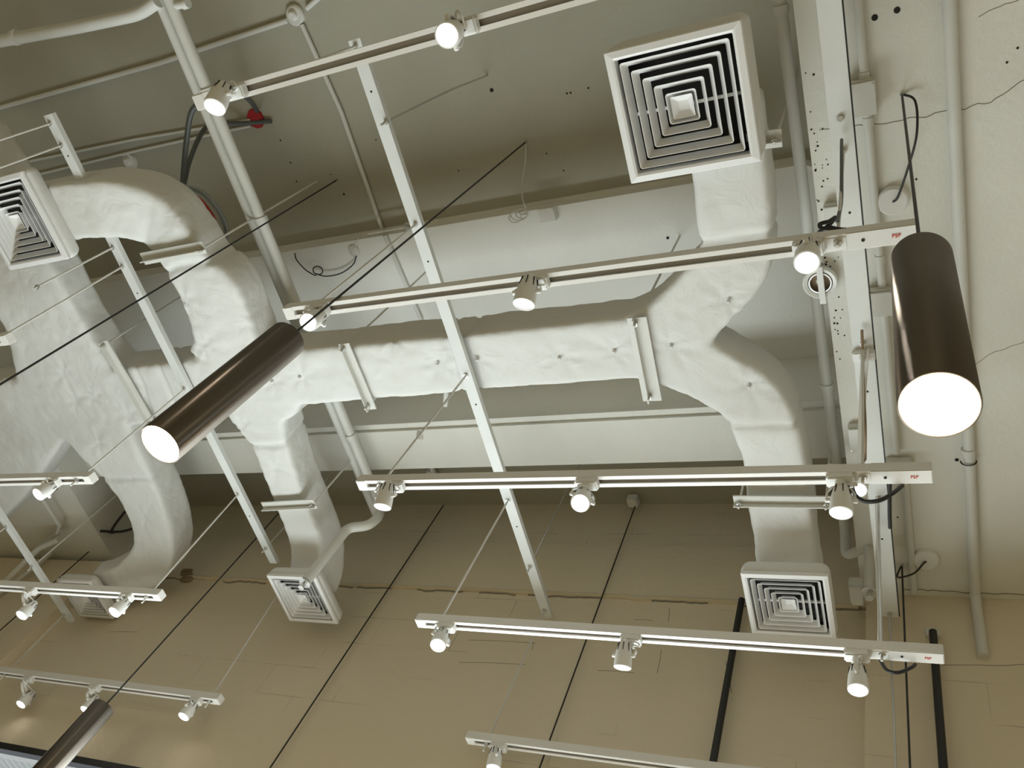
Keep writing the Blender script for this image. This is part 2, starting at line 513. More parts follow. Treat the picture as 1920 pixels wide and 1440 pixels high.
def sweep(path, n=7):
    """path: (x, y, z centre, width, height); a rounded rectangle swept along it, capped"""
    P = [V((p[0], p[1], p[2])) for p in path]
    C = smooth_path(P, n)
    W = smooth_path([V((p[3], p[4], 0)) for p in path], n)
    mb = MB(); vs, fs = [], []
    K = 24
    for i, c in enumerate(C):
        t = (C[min(i + 1, len(C) - 1)] - C[max(i - 1, 0)]).normalized()
        h = V((t.x, t.y, 0))
        s = V((-t.y, t.x, 0)).normalized() if h.length > 0.05 else V((-last.y, last.x, 0)).normalized()
        if h.length > 0.05: last = h.normalized()
        u = t.cross(s) * -1 if t.cross(s).z < 0 else t.cross(s)
        if h.length <= 0.05: u = last
        w, hh = W[i].x / 2, W[i].y / 2
        for k in range(K):
            a = 2 * math.pi * k / K
            ca, sa = math.cos(a), math.sin(a)
            e = 0.20
            px = math.copysign(abs(ca) ** e, ca) * w; pz = math.copysign(abs(sa) ** e, sa) * hh
            vs.append(c + s * px + u * pz)
    for i in range(len(C) - 1):
        for k in range(K):
            k2 = (k + 1) % K
            fs.append((i * K + k, i * K + k2, (i + 1) * K + k2, (i + 1) * K + k))
    fs.append(tuple(reversed(range(K)))); fs.append(tuple(range((len(C) - 1) * K, len(C) * K)))
    mb.add(vs, fs)
    return mb, C


zc = DB + DH / 2
PATHS = [
    ('trunk_duct', [(-.74, 1.165, zc, .232, DH), (-1.1, 1.165, zc, .232, DH), (-1.40, 1.165, zc, .238, DH), (-1.9, 1.165, zc, .245, DH), (-2.5, 1.17, zc, .27, DH), (-3.2, 1.19, zc, .30, DH), (-3.7, 1.22, zc, .36, DH), (-4.3, 1.26, zc, .44, DH), (-5.2, 1.28, zc, .46, DH)]),
    ('branch_duct', [(-.80, 1.165, zc, .225, DH), (-.675, 1.118, zc, .225, DH), (-.545, 1.015, zc, .215, DH), (-.445, .92, zc, .215, DH), (-.424, .78, zc, .213, DH), (-.418, .62, zc, .212, DH), (-.416, .47, zc, .212, DH)]),
    ('branch_duct', [(-.80, 1.165, zc, .225, DH), (-.69, 1.208, zc, .225, DH), (-.555, 1.295, zc, .215, DH), (-.455, 1.40, zc, .215, DH), (-.424, 1.58, zc, .208, DH), (-.424, 1.76, zc - .005, .208, DH), (-.422, 1.92, zc - .045, .205, .17), (-.415, 2.01, zc - .13, .20, .16), (-.412, 2.035, zc - .208, .20, .16)]),
    ('branch_duct', [(-2.47, 1.08, zc, .40, DH), (-2.44, 1.0, zc, .33, DH), (-2.415, .87, zc, .30, DH), (-2.415, .77, zc, .31, DH), (-2.455, .67, zc, .235, DH), (-2.470, .57, zc, .235, DH), (-2.525, .455, zc, .24, DH), (-2.63, .385, zc - .035, .23, DH), (-2.76, .355, zc - .07, .22, .17), (-2.90, .345, zc - .098, .22, .15), (-3.0, .34, zc - .115, .22, .14)]),
    ('branch_duct', [(-2.42, 1.22, zc, .44, DH), (-2.46, 1.33, zc, .30, DH), (-2.46, 1.48, zc, .20, DH), (-2.485, 1.68, zc, .185, DH), (-2.49, 1.84, zc - .005, .185, DH), (-2.475, 2.0, zc - .04, .19, .17), (-2.46, 2.10, zc - .13, .19, .16), (-2.457, 2.13, zc - .208, .19, .16)]),
    ('branch_duct', [(-3.45, 1.18, zc, .62, DH), (-3.45, 1.36, zc, .48, DH), (-3.42, 1.56, zc, .37, DH), (-3.41, 1.76, zc, .29, DH), (-3.44, 1.94, zc - .005, .25, DH), (-3.53, 2.10, zc - .02, .23, .18), (-3.68, 2.20, zc - .06, .22, .17), (-3.80, 2.225, zc - .115, .20, .14), (-3.9, 2.225, zc - .15, .20, .12)]),
    ('branch_duct', [(-3.45, 1.16, zc, .75, DH), (-3.42, .98, zc, .60, DH), (-3.40, .80, zc, .50, DH), (-3.42, .60, zc + .01, .52, DH), (-3.50, .38, zc + .07, .56, DH), (-3.64, .12, zc + .17, .60, DH)]),
    ('branch_duct', [(-3.75, 1.2, zc, .40, DH), (-4.0, 1.34, zc, .42, DH), (-4.3, 1.52, zc, .42, DH), (-4.7, 1.72, zc, .42, DH)]),
]
bulk = MB(); lines = []
for nm, pth in PATHS:
    sw, C = sweep(pth)
    bulk.add(sw.v, sw.f)
    lines.append(C)
tmp = bulk.build('duct_bulk', 'duct')
tmp.data.transform(Matrix.Translation(tmp.location)); tmp.location = (0, 0, 0)
md = tmp.modifiers.new('r', 'REMESH'); md.mode = 'VOXEL'; md.voxel_size = 0.011
ms = tmp.modifiers.new('s', 'SMOOTH'); ms.factor = 0.5; ms.iterations = 6
dg = bpy.context.evaluated_depsgraph_get()
me = bpy.data.meshes.new_from_object(tmp.evaluated_get(dg))
bpy.data.objects.remove(tmp)
bm = bmesh.new(); bm.from_mesh(me); bm.normal_update()
SEAMS = [((-1.38, 1.165), (1, 0)), ((-1.46, 1.165), (1, 0)), ((-.424, 1.47), (0, 1)), ((-.42, .845), (0, 1)), ((-2.85, 1.18), (1, 0)), ((-3.0, 1.18), (1, .2)), ((-2.46, 1.46), (0, 1)), ((-2.41, .66), (0, 1)), ((-3.42, 1.62), (0, 1))]
PINS = [at(1152, 660, DB), at(1258, 650, DB), at(1366, 566, DB), at(1404, 725, DB), at(895, 675, DB), at(1049, 672, DB), at(820, 683, DB), at(562, 708, DB), at(510, 716, DB), at(740, 640, DB), at(118, 700, DB), at(140, 755, DB),
        at(172, 746, DB), at(240, 780, DB), at(385, 650, DB), at(182, 832, DB), at(345, 565, DB), at(515, 880, DB), at(450, 800, DB), at(270, 970, DB)]
for v in bm.verts:
    p = v.co; nrm = v.normal
    d = 0.007 * noise.noise(p * 4.0) + 0.0028 * noise.noise(p * 12.0 + V((3, 1, 2)))
    d += 0.0022 * (abs(noise.noise(p * 19.0 + V((9, 2, 5)))) - .25) * 2
    for (sx, sy), (ux, uy) in SEAMS:
        dd = (p.x - sx) * ux + (p.y - sy) * uy
        lat = abs((p.x - sx) * uy) + abs((p.y - sy) * ux)
        if lat < .26:
            d -= 0.010 * math.exp(-(dd + .02 * noise.noise(p * 8)) ** 2 / .00012)
    for q in PINS:
        r2 = (p - q).length
        if r2 < .12:
            ang = math.atan2(p.y - q.y, p.x - q.x)
            d -= 0.009 * math.exp(-r2 / .022)
            d += 0.0050 * math.cos(ang * 7 + 5 * noise.noise(q * 3)) * math.exp(-r2 / .05)
    v.co = p + nrm * d
bm.normal_update()
owner = []
flat = [[(c.x, c.y, c.z) for c in L] for L in lines]
for f in bm.faces:
    c = f.calc_center_median(); best = (9e9, 0)
    for i, L in enumerate(flat):
        dmin = min((c.x - q[0]) ** 2 + (c.y - q[1]) ** 2 + .3 * (c.z - q[2]) ** 2 for q in L)
        if i: dmin *= 1.15
        best = min(best, (dmin, i))
    owner.append(best[1])
duct = thing('air_duct', (-2.0, 1.17, DB), 'large white wrapped air duct with forked branches, hung below the ceiling', 'air duct')
bm.verts.index_update()
vn = [v.normal.copy() for v in bm.verts]; vc = [v.co.copy() for v in bm.verts]
for i, (nm, pth) in enumerate(PATHS):
    fs = [[v.index for v in f.verts] for f, w in zip(bm.faces, owner) if w == i]
    used = sorted({k for f in fs for k in f}); idx = {k: j for j, k in enumerate(used)}
    dm = bpy.data.meshes.new(nm)
    dm.from_pydata([vc[k] - duct.location for k in used], [], [[idx[k] for k in f] for f in fs])
    for p in dm.polygons: p.use_smooth = True
    dm.normals_split_custom_set_from_vertices([vn[k] for k in used])
    dm.materials.append(M['duct'])
    o = bpy.data.objects.new(nm, dm); COL.objects.link(o); o.parent = duct
bm.free()
for q in PINS[:9]:
    MB().lathe(q + V((0, 0, -.006)), Z3, [(0, 0), (0, .004), (.004, .007), (.012, .005), (.012, 0)], 10).build('fixing_pin', 'duct', duct)


# ------------------------------------------------------------------ duct hangers
def hanger(a, b, label, rods=(1, 1), w=.035, top=SLAB):
    """angle bar from a to b under the duct with a threaded rod up at either end"""
    a, b = V(a), V(b); d = (b - a).normalized(); L = (b - a).length
    s = V((d.y, -d.x, 0))
    t = thing('duct_hanger', (a + b) / 2, label, 'duct hanger', 'angle bars that carry the duct')
    prof = [(-w / 2, 0), (w / 2, 0), (w / 2, .004), (w * .1, .004), (w * .1, -.022), (w * .02, -.022), (w * .02, 0.0), (-w / 2, -.0)]
    prof = [(-w * .55, 0.006), (-w * .55, .0), (-w * .12, 0), (-w * .12, -.020), (-w * .02, -.020), (-w * .02, 0), (w * .8, 0), (w * .8, .006)]
    MB().prism(prof, a, s, Z3, d, L).build('angle_bar', 'cream', t, smooth=False)
    for k, (p, sg) in enumerate(((a, 1), (b, -1))):
        if rods[k]:
            q = p + d * (.018 * sg)
            MB().tube([q + V((0, 0, -.028)), V((q.x, q.y, top))], .004, 8).build('hanger_rod', 'rod', t)
            MB().lathe(q + V((0, 0, -.014)), Z3, [(0, 0), (0, .009), (.010, .009), (.010, 0)], 6).build('nut', 'steel', t)
    return t


zb = DB - .017
hanger(at(1190, 596, zb), at(1220, 752, zb), 'wide angle bar under the duct trunk beside its two-way fork', w=.046)
hanger(at(642, 645, zb), at(694, 768, zb), 'angle bar under the duct trunk between the bronze pendant and the middle strut')
hanger(at(192, 640, zb), at(285, 800, zb), 'angle bar under the duct trunk to the left of the bronze pendant')
hanger(at(494, 952, zb - .01), at(592, 947, zb - .01), 'angle bar under the short branch above the middle far diffuser', (0, 1), top=H(3.12))
hanger(at(1376, 943, zb - .02), at(1560, 945, zb - .02), 'angle bar under the branch above the far right diffuser', (1, 1), top=H(3.12))
hanger(at(268, 488, zb), at(384, 466, zb), 'angle bar under the curved branch beside the near left diffuser', (0, 1), top=CEIL)
hanger(at(1400, 270, zb), at(1466, 262, zb), 'angle bar behind the near right diffuser, mostly hidden', (0, 1), top=CEIL)


# ------------------------------------------------------------------ diffusers
def rrect(h, r, n=4):
    P = []
    for cx, cy, a0 in ((1, 1, 0), (-1, 1, 90), (-1, -1, 180), (1, -1, 270)):
        for k in range(n + 1):
            a = math.radians(a0 + 90 * k / n)
            P.append((cx * (h - r) + r * math.cos(a), cy * (h - r) + r * math.sin(a)))
    return P


def loops(mb, c, rings):
    """rings: (half size, corner radius, z); joins successive rings by quads"""
    vs, fs = [], []; n = None
    for h, r, z in rings:
        P = rrect(h, r); n = len(P)
        vs += [V((c.x + p[0], c.y + p[1], z)) for p in P]
    for i in range(len(rings) - 1):
        for k in range(n):
            k2 = (k + 1) % n
            fs.append((i * n + k, i * n + k2, (i + 1) * n + k2, (i + 1) * n + k))
    mb.add(vs, fs)
    return mb, n


def diffuser(c, S, top, label, nblade=5):
    """c: centre of the face; S: outer size; top: height of the insulated box top"""
    t = thing('air_diffuser', c, label, 'air diffuser', 'square ceiling diffusers on the duct')
    h = S / 2; z = c.z; hi = h * .86
    mb, _ = loops(MB(), c, [(h * .985, .004, z + .016), (h, .004, z + .010), (h, .004, z + .004), (h * .985, .004, z), (hi + .006, .004, z - .003), (hi, .003, z), (hi - .004, .003, z + .02), (hi - .001, .003, z + .03)])
    mb.build('flange', 'alu', t, angle=30)
    # insulated box: outer jacket, open below
    k = h * 1.012
    mb, n = loops(MB(), c, [(k * .97, .02, z + .0165), (k, .02, z + .022), (k * 1.012, .022, (z + top) / 2), (k, .024, top - .012), (k * .97, .024, top), (k * .5, .01, top + .001)])
    mb.f.append(tuple(range(len(mb.v) - n, len(mb.v))))
    mb.build('plenum_box', 'duct', t, angle=50)
    mb, n = loops(MB(), c, [(hi, .004, z + .03), (hi, .004, max(top - .012, z + .04))])
    mb.f.append(tuple(range(len(mb.v) - n, len(mb.v))))
    mb.build('inner_lining', 'void', t)
    step = hi / (nblade + 1.0)
    for i in range(nblade):
        b = hi - step * (i + .42)
        q = b - step * .52
        zz = z + .002 + .0012 * i
        mb, _ = loops(MB(), c, [(b, .007, zz), (b - .0018, .006, zz + .0005), (q, .003, zz + step * 1.1), (q - .0012, .003, zz + step * 1.1), (b - .0034, .006, zz + .0035), (b, .007, zz + .003), (b, .007, zz)])
        mb.build('louvre_ring', 'alu', t, angle=30)
    b = step * 1.15; zz = z + .002 + .0012 * nblade
    mb, n = loops(MB(), c, [(b, .004, zz + .002), (b, .004, zz), (b * .45, .002, zz + step * .62), ])
    mb.f.append(tuple(range(len(mb.v) - n, len(mb.v))))
    mb.build('centre_cone', 'alu', t, angle=30)
    br_ = MB()
    for s in (1, -1):
        br_.box((c.x - hi + .004 if s < 0 else c.x + .01, c.y - .004, z + step * 1.25), (c.x - .01 if s < 0 else c.x + hi - .004, c.y + .004, z + step * 1.25 + .006))
    br_.build('blade_bridge', 'alu', t, smooth=False)
    return t


ZN, ZF = H(2.175), H(2.125)
diffuser(V((-.475, .421, ZN)), .342, DB - .004, 'near square diffuser with the largest grille, hung beside the right beam')
diffuser(V((-3.0, .335, ZN)), .342, H(2.245), 'near square diffuser cut by the left edge, at the end of the curved branch')
diffuser(V((-.410, 2.046, ZF)), .272, ZF + .062, 'far square diffuser against the back wall beside the right column')
diffuser(V((-2.457, 2.140, ZF)), .270, ZF + .055, 'far square diffuser in the middle, with a sprinkler pipe across its corner')
diffuser(V((-3.905, 2.225, ZF)), .255, ZF + .05, 'far square diffuser partly hidden behind the far left track')


# ------------------------------------------------------------------ struts
ZS = H(2.30)


def strut(x, y0, y1, z, w, label, lip=1):
    t = thing('steel_strut', (x, (y0 + y1) / 2, z), label, 'steel strut', 'long steel struts that carry the tracks')
    hh = .020
    prof = [(-w / 2, 0), (w / 2, 0), (w / 2, hh), (w / 2 - .003, hh), (w / 2 - .003, .003), (-w / 2 + .003, .003), (-w / 2 + .003, hh), (-w / 2, hh)]
    MB().prism(prof, V((x, y0, z)), X3, Z3, Y3, y1 - y0).build('channel', 'strut', t, smooth=False)
    ho = MB(); y = y0 + .15
    while y < y1 - .05:
        ho.lathe(V((x, y, z - .0006)), Z3, [(0, 0), (0, .0035), (.003, .0035), (.003, 0)], 8); y += .55
    ho.build('bolt_holes', 'dark', t)
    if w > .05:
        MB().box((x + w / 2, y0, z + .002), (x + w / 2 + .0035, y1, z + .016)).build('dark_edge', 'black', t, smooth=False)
    return t


strut(-2.715, .015, 2.09, ZS - .005, .042, 'long flat steel strut passing under the trunk to the left of the bronze pendant')
strut(-1.402, .062, 2.335, ZS - .005, .042, 'long flat steel strut crossing under the middle of the duct trunk')
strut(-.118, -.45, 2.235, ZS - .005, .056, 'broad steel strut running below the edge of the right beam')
strut(-4.02, 1.25, 2.33, H(2.06), .036, 'steel strut over the far left spotlight tracks, near the left edge')


def rod(p, q, label, bolt=True, r=.0036, bend=None, mat_='rod', low=.02):
    p, q = V(p), V(q)
    t = thing('suspension_rod', q, label, 'suspension rod', 'thin rods that hang the tracks and struts')
    if bend:
        mid = (p + q) / 2 + V(bend)
        pts = smooth_path([q + V((0, 0, -low)), q + V((0, 0, .04)), mid, p], 10)
    else:
        pts = [q + V((0, 0, -low)), p]
    if p.z - q.z < .8:
        MB().lathe(V((p.x, p.y, ZS - .0115 if p.z > H(2.2) else H(2.05))), Z3, [(0, 0), (0, .0085), (.0065, .0085), (.0065, 0)], 6).build('nut', 'steel', t)
    MB().tube(pts, r, 8).build('threaded_rod', mat_, t)
    if bolt:
        MB().lathe(q + V((0, 0, -.006)), Z3, [(0, 0), (0, .0085), (.007, .0085), (.007, 0)], 6).build('nut', 'steel', t)
    return t


# ------------------------------------------------------------------ tracks
ZT = H(1.65)
TW, TH = .034, .030


def track(x0, x1, y, label, feed=True, capR=False, z=ZT):
    t = thing('lighting_track', ((x0 + x1) / 2, y, z), label, 'lighting track', 'white lighting tracks')
    w, h = TW / 2, TH
    s0, lip = .0065, .004
    prof = [(-w, 0), (-s0, 0), (-s0, lip), (-.011, lip), (-.011, .022), (.011, .022), (.011, lip), (s0, lip), (s0, 0), (w, 0), (w, h), (-w, h)]
    xe = x1 - .125 if feed else x1 - .012
    MB().prism(prof, V((x0 + .012, y, z)), Y3, Z3, X3, xe - x0 - .012).build('rail', 'rail', t, smooth=False)
    MB().box((x0 + .02, y - .0105, z + .010), (xe - .004, y + .0105, z + .0215)).build('conductor_slot', 'slot', t, smooth=False)
    MB().box((x0, y - w - .001, z - .001), (x0 + .034, y + w + .001, z + h + .001)).build('end_cap', 'rail', t, bevel=.002)
    if feed:
        MB().box((x1 - .125, y - w - .0015, z - .0015), (x1, y + w + .0015, z + h + .0015)).build('feed_cap', 'white', t, bevel=.002)
        MB().box((x1 - .175, y - .011, z - .001), (x1 - .124, y + .011, z + .006)).build('feed_tongue', 'white', t, smooth=False)
        MB().lathe(V((x1 - .094, y, z - .0024)), Z3, [(0, 0), (0, .0034), (.003, .0034), (.003, 0)], 10).build('screw', 'dark', t)
        cu = bpy.data.curves.new('lettering', 'FONT'); cu.body = 'PSP'; cu.size = .0108; cu.align_x = 'CENTER'; cu.align_y = 'CENTER'; cu.extrude = .0003; cu.offset = 0.0
        to = bpy.data.objects.new('tmp_text', cu); COL.objects.link(to)
        dgx = bpy.context.evaluated_depsgraph_get(); dgx.update()
        tm = bpy.data.meshes.new_from_object(to.evaluated_get(dgx)); bpy.data.objects.remove(to)
        tm.transform(Matrix.Rotation(math.pi, 4, 'X'))
        tm.materials.clear(); tm.materials.append(M['redprint'])
        lo = bpy.data.objects.new('lettering', tm); COL.objects.link(lo); lo.parent = t
        lo.location = V((x1 - .036, y, z - .0021)) - t.location
    elif capR:
        MB().box((x1 - .034, y - w - .001, z - .001), (x1, y + w + .001, z + h + .001)).build('end_cap', 'rail', t, bevel=.002)
    return t


YT = [.080, .633, 1.192, 1.737, 2.290]
XA, XB = -1.482, .028
tracks = [
    track(XA, XB, YT[0], 'nearest white lighting track, holding two bright spotlights at the top'),
    track(XA, XB, YT[1], 'white lighting track crossing above the duct fork, with the unlit spotlight in its middle'),
    track(XA, XB, YT[2], 'white lighting track in front of the far right branch, level across the picture'),
    track(XA, XB, YT[3], 'white lighting track running just below the far right diffuser'),
    track(XA, XB, YT[4], 'white lighting track farthest from the camera, entering at the bottom edge'),
]
YL = [.60, 1.150, 1.693, 2.255]
XLE = [-2.60, -2.595, -2.60, -2.60]
track(-4.1, -2.595, YL[0], 'short visible end of a track over the left edge of the duct', False, True)
track(-4.1, -2.592, YL[1], 'white track at the left edge beside the hole between the duct branches', False, True)
track(-4.1, -2.597, YL[2], 'white track at the left edge in front of the far left diffuser', False, True)
track(-4.05, -2.612, YL[3], 'farthest left white track with three spotlights, above the window', False, True)

# rods from struts to tracks
xm = -1.402
for y, lab in zip(YT, ('thin rod from the middle strut to the nearest track', 'thin rod from the middle strut to the track over the duct fork', 'thin rod from the middle strut crossing the duct underside', 'thin rod from the middle strut down to the left spotlight below it', 'thin rod from the lower tip of the middle strut down to the farthest track')):
    rod((xm, y, ZS + .02), (xm, y, ZT), lab, low=.03)
for y, lab in zip(YT[1:], ('thin rod from the broad strut to the feed end over the duct fork', 'thin rod from the broad strut to the track level across the picture', 'thin bright rod from the broad strut to the track below the far right diffuser', 'thin bright rod from the tip of the broad strut leaving at the bottom edge')):
    rod((-.118, y if y < 2.2 else 2.22, ZS + .02), (-.112, y, ZT), lab, low=.02, mat_='steel' if y > 1.5 else 'rod')
for y, lab in zip(YL, ('thin rod under the left strut ending at the track end over the duct', 'thin rod from the left strut over the lit pendant end', 'thin rod from the left strut to the track in front of the far left diffuser', 'thin rod from the left strut to the end of the farthest left track')):
    rod((-2.72 if y < 2 else -2.70, y if y < 2 else 2.2, ZS + .02), (-2.66, y, ZT), lab, low=.03)
rod((-2.72, .522, ZS + .02), (-2.72, .522, H(1.93)), 'short thin rod hanging from the left strut above the duct elbow')
rod((-2.72, .045, ZS + .02), (-2.72, .045, ZT), 'upper of two thin rods at the upper tip of the left strut')
rod((-2.72, .125, ZS + .02), (-2.72, .125, ZT), 'lower of two thin rods at the upper tip of the left strut')
rod((-4.02, 1.70, H(2.08)), (-4.02, 1.693, ZT), 'thin rod from the far left strut to the track at the left edge', low=.03)
rod((-4.02, 2.27, H(2.08)), (-3.96, 2.255, ZT), 'thin rod from the tip of the far left strut to the farthest left track', low=.03)
# rods from the ceiling to struts
rod(at(913, 142, CEIL), at(725, 228, ZS - .005), 'bent shiny rod from the ceiling to the middle strut near the top', mat_='steel', bend=(.03, -.012, 0), low=.035)
rod((xm, 2.06, CEIL), (xm, 2.06, ZS - .005), 'dark thin rod from the ceiling to the lower part of the middle strut', low=.035, mat_='steel')
rod((-2.715, 2.0, CEIL), (-2.715, 2.0, ZS - .005), 'thin rod from the ceiling to the lower part of the left strut', low=.03)
rod((-4.02, 1.95, CEIL), (-4.02, 1.95, H(2.05)), 'dark thin rod from the ceiling to the far left strut', low=.02)
rod((-.118, .55, SOFF), (-.118, .55, ZS - .005), 'short rod from the right beam to the broad strut', low=.0)


# ------------------------------------------------------------------ track spotlights
def spot(apx, y, lpx, label, lit=1, power=5, z=ZT, adapter_x=None, L=.080, R0=.0245, tl=None, el=.6):
    """apx: adapter on the track; lpx: lens; tl: rear of the lamp head; el: how far the lens opens towards the camera (0 edge on, 1 face on)"""
    ax_ = at(apx[0], apx[1], z).x if adapter_x is None else adapter_x
    base = V((ax_, y, z))
    tl = tl or apx
    d = (right * (lpx[0] - 960) + down * (lpx[1] - 720) + fwd * FOC).normalized()
    d2 = (right * (tl[0] - 960) + down * (tl[1] - 720) + fwd * FOC).normalized()
    side = (d - d2); side = (side - d * side.dot(d)).normalized()
    ax = (side * math.sqrt(1 - el * el) - d * el).normalized()
    o = V((0, 0, EYE))
    k = d.dot(base + V((0, 0, -.038)) + ax * (L * .62) - o)
    lens = o + d * k
    tail = lens - ax * L
    t = thing('track_spotlight', base, label, 'spotlight', 'white spotlights on the lighting tracks')
    MB().box((ax_ - .030, y - .016, z - .020), (ax_ + .030, y + .016, z + .006)).build('adapter', 'white', t, bevel=.004)
    MB().lathe(base + V((0, 0, -.02)), -Z3, [(0, 0), (0, .012), (.014, .012), (.018, .008), (.018, 0)], 14).build('swivel', 'white', t)
    prof = [(0, 0), (.000, .009), (.005, .0135), (.016, .0180), (.034, .0222), (.058, R0), (L - .004, R0 + .0004), (L, R0), (L + .001, R0 - .003), (L - .005, R0 - .004), (L - .006, 0)]
    head = MB().lathe(tail, ax, prof, 28).build('lamp_head', 'white', t)
    MB().lathe(lens - ax * .0035, ax, [(0, 0), (0.0, R0 - .0032), (.0015, R0 - .0035), (.003, R0 * .5), (.0035, 0)], 28).build('lens', 'glow_spot' if lit else 'dimlens', t)
    _, s, u = frame_of(ax)
    sl = MB()
    for k in range(8):
        a = math.pi * 2 * k / 8 + .2
        n = s * math.cos(a) + u * math.sin(a); tt = ax.cross(n)
        sl.obox(tail + ax * .024 + n * .0202, (ax + n * .15).normalized(), tt, n, .024, .0018, .003)
    sl.build('cooling_slots', 'dark', head)
    # yoke
    piv = tail + ax * .046
    hang = base + V((0, 0, -.036))
    P = [piv + s * .028, piv + s * .030 + (hang - piv) * .45, hang + s * .018 + (piv - hang) * .06, hang, hang - s * .018 + (piv - hang) * .06, piv - s * .030 + (hang - piv) * .45, piv - s * .028]
    pts = smooth_path(P, 5)
    yk = MB()
    vs, fs = [], []
    for i, p in enumerate(pts):
        tg = (pts[min(i + 1, len(pts) - 1)] - pts[max(i - 1, 0)]).normalized()
        bi = tg.cross(s)
        bi = bi.normalized() if bi.length > .15 else ax.cross(s).normalized()
        if bi.dot(u) < 0: bi = -bi
        nn = tg.cross(bi).normalized()
        for q, w in ((1, 1), (-1, 1), (-1, -1), (1, -1)):
            vs.append(p + bi * (.0055 * q) + nn * (.0011 * w))
    for i in range(len(pts) - 1):
        for k in range(4):
            fs.append((i * 4 + k, i * 4 + (k + 1) % 4, i * 4 + 4 + (k + 1) % 4, i * 4 + 4 + k))
    fs += [(3, 2, 1, 0), tuple(range(len(vs) - 4, len(vs)))]
    yk.add(vs, fs).build('yoke', 'white', t)
    for q in (1, -1):
        MB().lathe(piv + s * (q * .0225), s * q, [(0, 0), (0, .0055), (.010, .0055), (.012, .003), (.012, 0)], 10).build('yoke_screw', 'white', t)
    lp_ = [hang + V((.010, -.004, .008)), hang + s * .020 + V((.014, -.006, .0)), hang + s * .022 + (tail - hang) * .5 + V((.008, -.010, -.004)), tail + s * .009 + ax * .003, tail + ax * .003]
    MB().tube(smooth_path(lp_, 6), .0024, 7).build('lead', 'white', t)
    if lit:
        ld = bpy.data.lights.new('spot_beam', 'SPOT'); ld.energy = power; ld.color = (1.0, .88, .70)
        ld.spot_size = math.radians(64); ld.spot_blend = .6; ld.shadow_soft_size = .022
        lo = bpy.data.objects.new('spot_beam', ld); COL.objects.link(lo)
        lo.parent = t
        lo.location = lens + ax * .012 - t.location
        lo.rotation_euler = ax.to_track_quat('-Z', 'Y').to_euler()
    return t


spot((446, 176), YT[0], (402, 201), 'bright spotlight near the left end of the nearest track, over the pair of pipes', tl=(416, 172), el=.68)
spot((872, 46), YT[0], (838, 66), 'brightest spotlight, facing the camera on the nearest track', el=.95)
spot((604, 588), YT[1], (578, 604), 'bright spotlight beside the cable of the slanting bronze pendant', el=.85)
spot((1008, 530), YT[1], (982, 571), 'unlit-looking spotlight in front of the duct trunk, its glass lens visible', lit=0, tl=(992, 527), el=.55)
spot((1516, 458), YT[1], (1513, 492), 'bright spotlight beside the right branch, just above the white ring fitting', el=.9)
spot((742, 908), YT[2], (717, 951), 'spotlight with a slotted body at the left end of the level track', tl=(727, 912), el=.38)
spot((1104, 910), YT[2], (1088, 943), 'glaring spotlight in the middle of the level track', el=.93)
spot((1578, 912), YT[2], (1577, 962), 'large lit spotlight near the feed end of the level track', tl=(1578, 918), el=.6)
spot((838, 1170), YT[3], (821, 1210), 'lit spotlight at the left end of the track below the far right diffuser', el=.8)
spot((1186, 1202), YT[3], (1167, 1252), 'spotlight pointing down in the middle of the track below the far right diffuser', tl=(1171, 1214), el=.3)
spot((1608, 1236), YT[3], (1609, 1294), 'lit spotlight near the feed end of the track below the far right diffuser', tl=(1608, 1258), el=.65)
spot((936, 1396), YT[4], (925, 1440), 'spotlight on the farthest track, cut by the bottom edge', tl=(930, 1410), el=.5)
spot((106, 906), YL[1], (71, 927), 'lit spotlight against the hole between the left duct branches', el=.5)
spot((72, 1124), YL[2], (40, 1154), 'lit spotlight at the left edge beside the far left diffuser', el=.5)
spot((243, 1122), YL[2], (214, 1148), 'lit spotlight in front of the far left diffuser', el=.5)
spot((70, 1290), YL[3], (39, 1321), 'leftmost of the three spotlights on the farthest left track', el=.45, power=0.5)
spot((188, 1298), YL[3], (160, 1331), 'middle one of the three spotlights on the farthest left track', el=.45, power=0.5)
spot((370, 1312), YL[3], (344, 1344), 'rightmost of the three spotlights on the farthest left track', el=.45, power=0.5)
spot((1618, 880), 1.225, (1609, 918), 'lit spotlight half hidden behind the level track at its feed end', z=ZS - .006, adapter_x=-.118, power=2, el=.85)


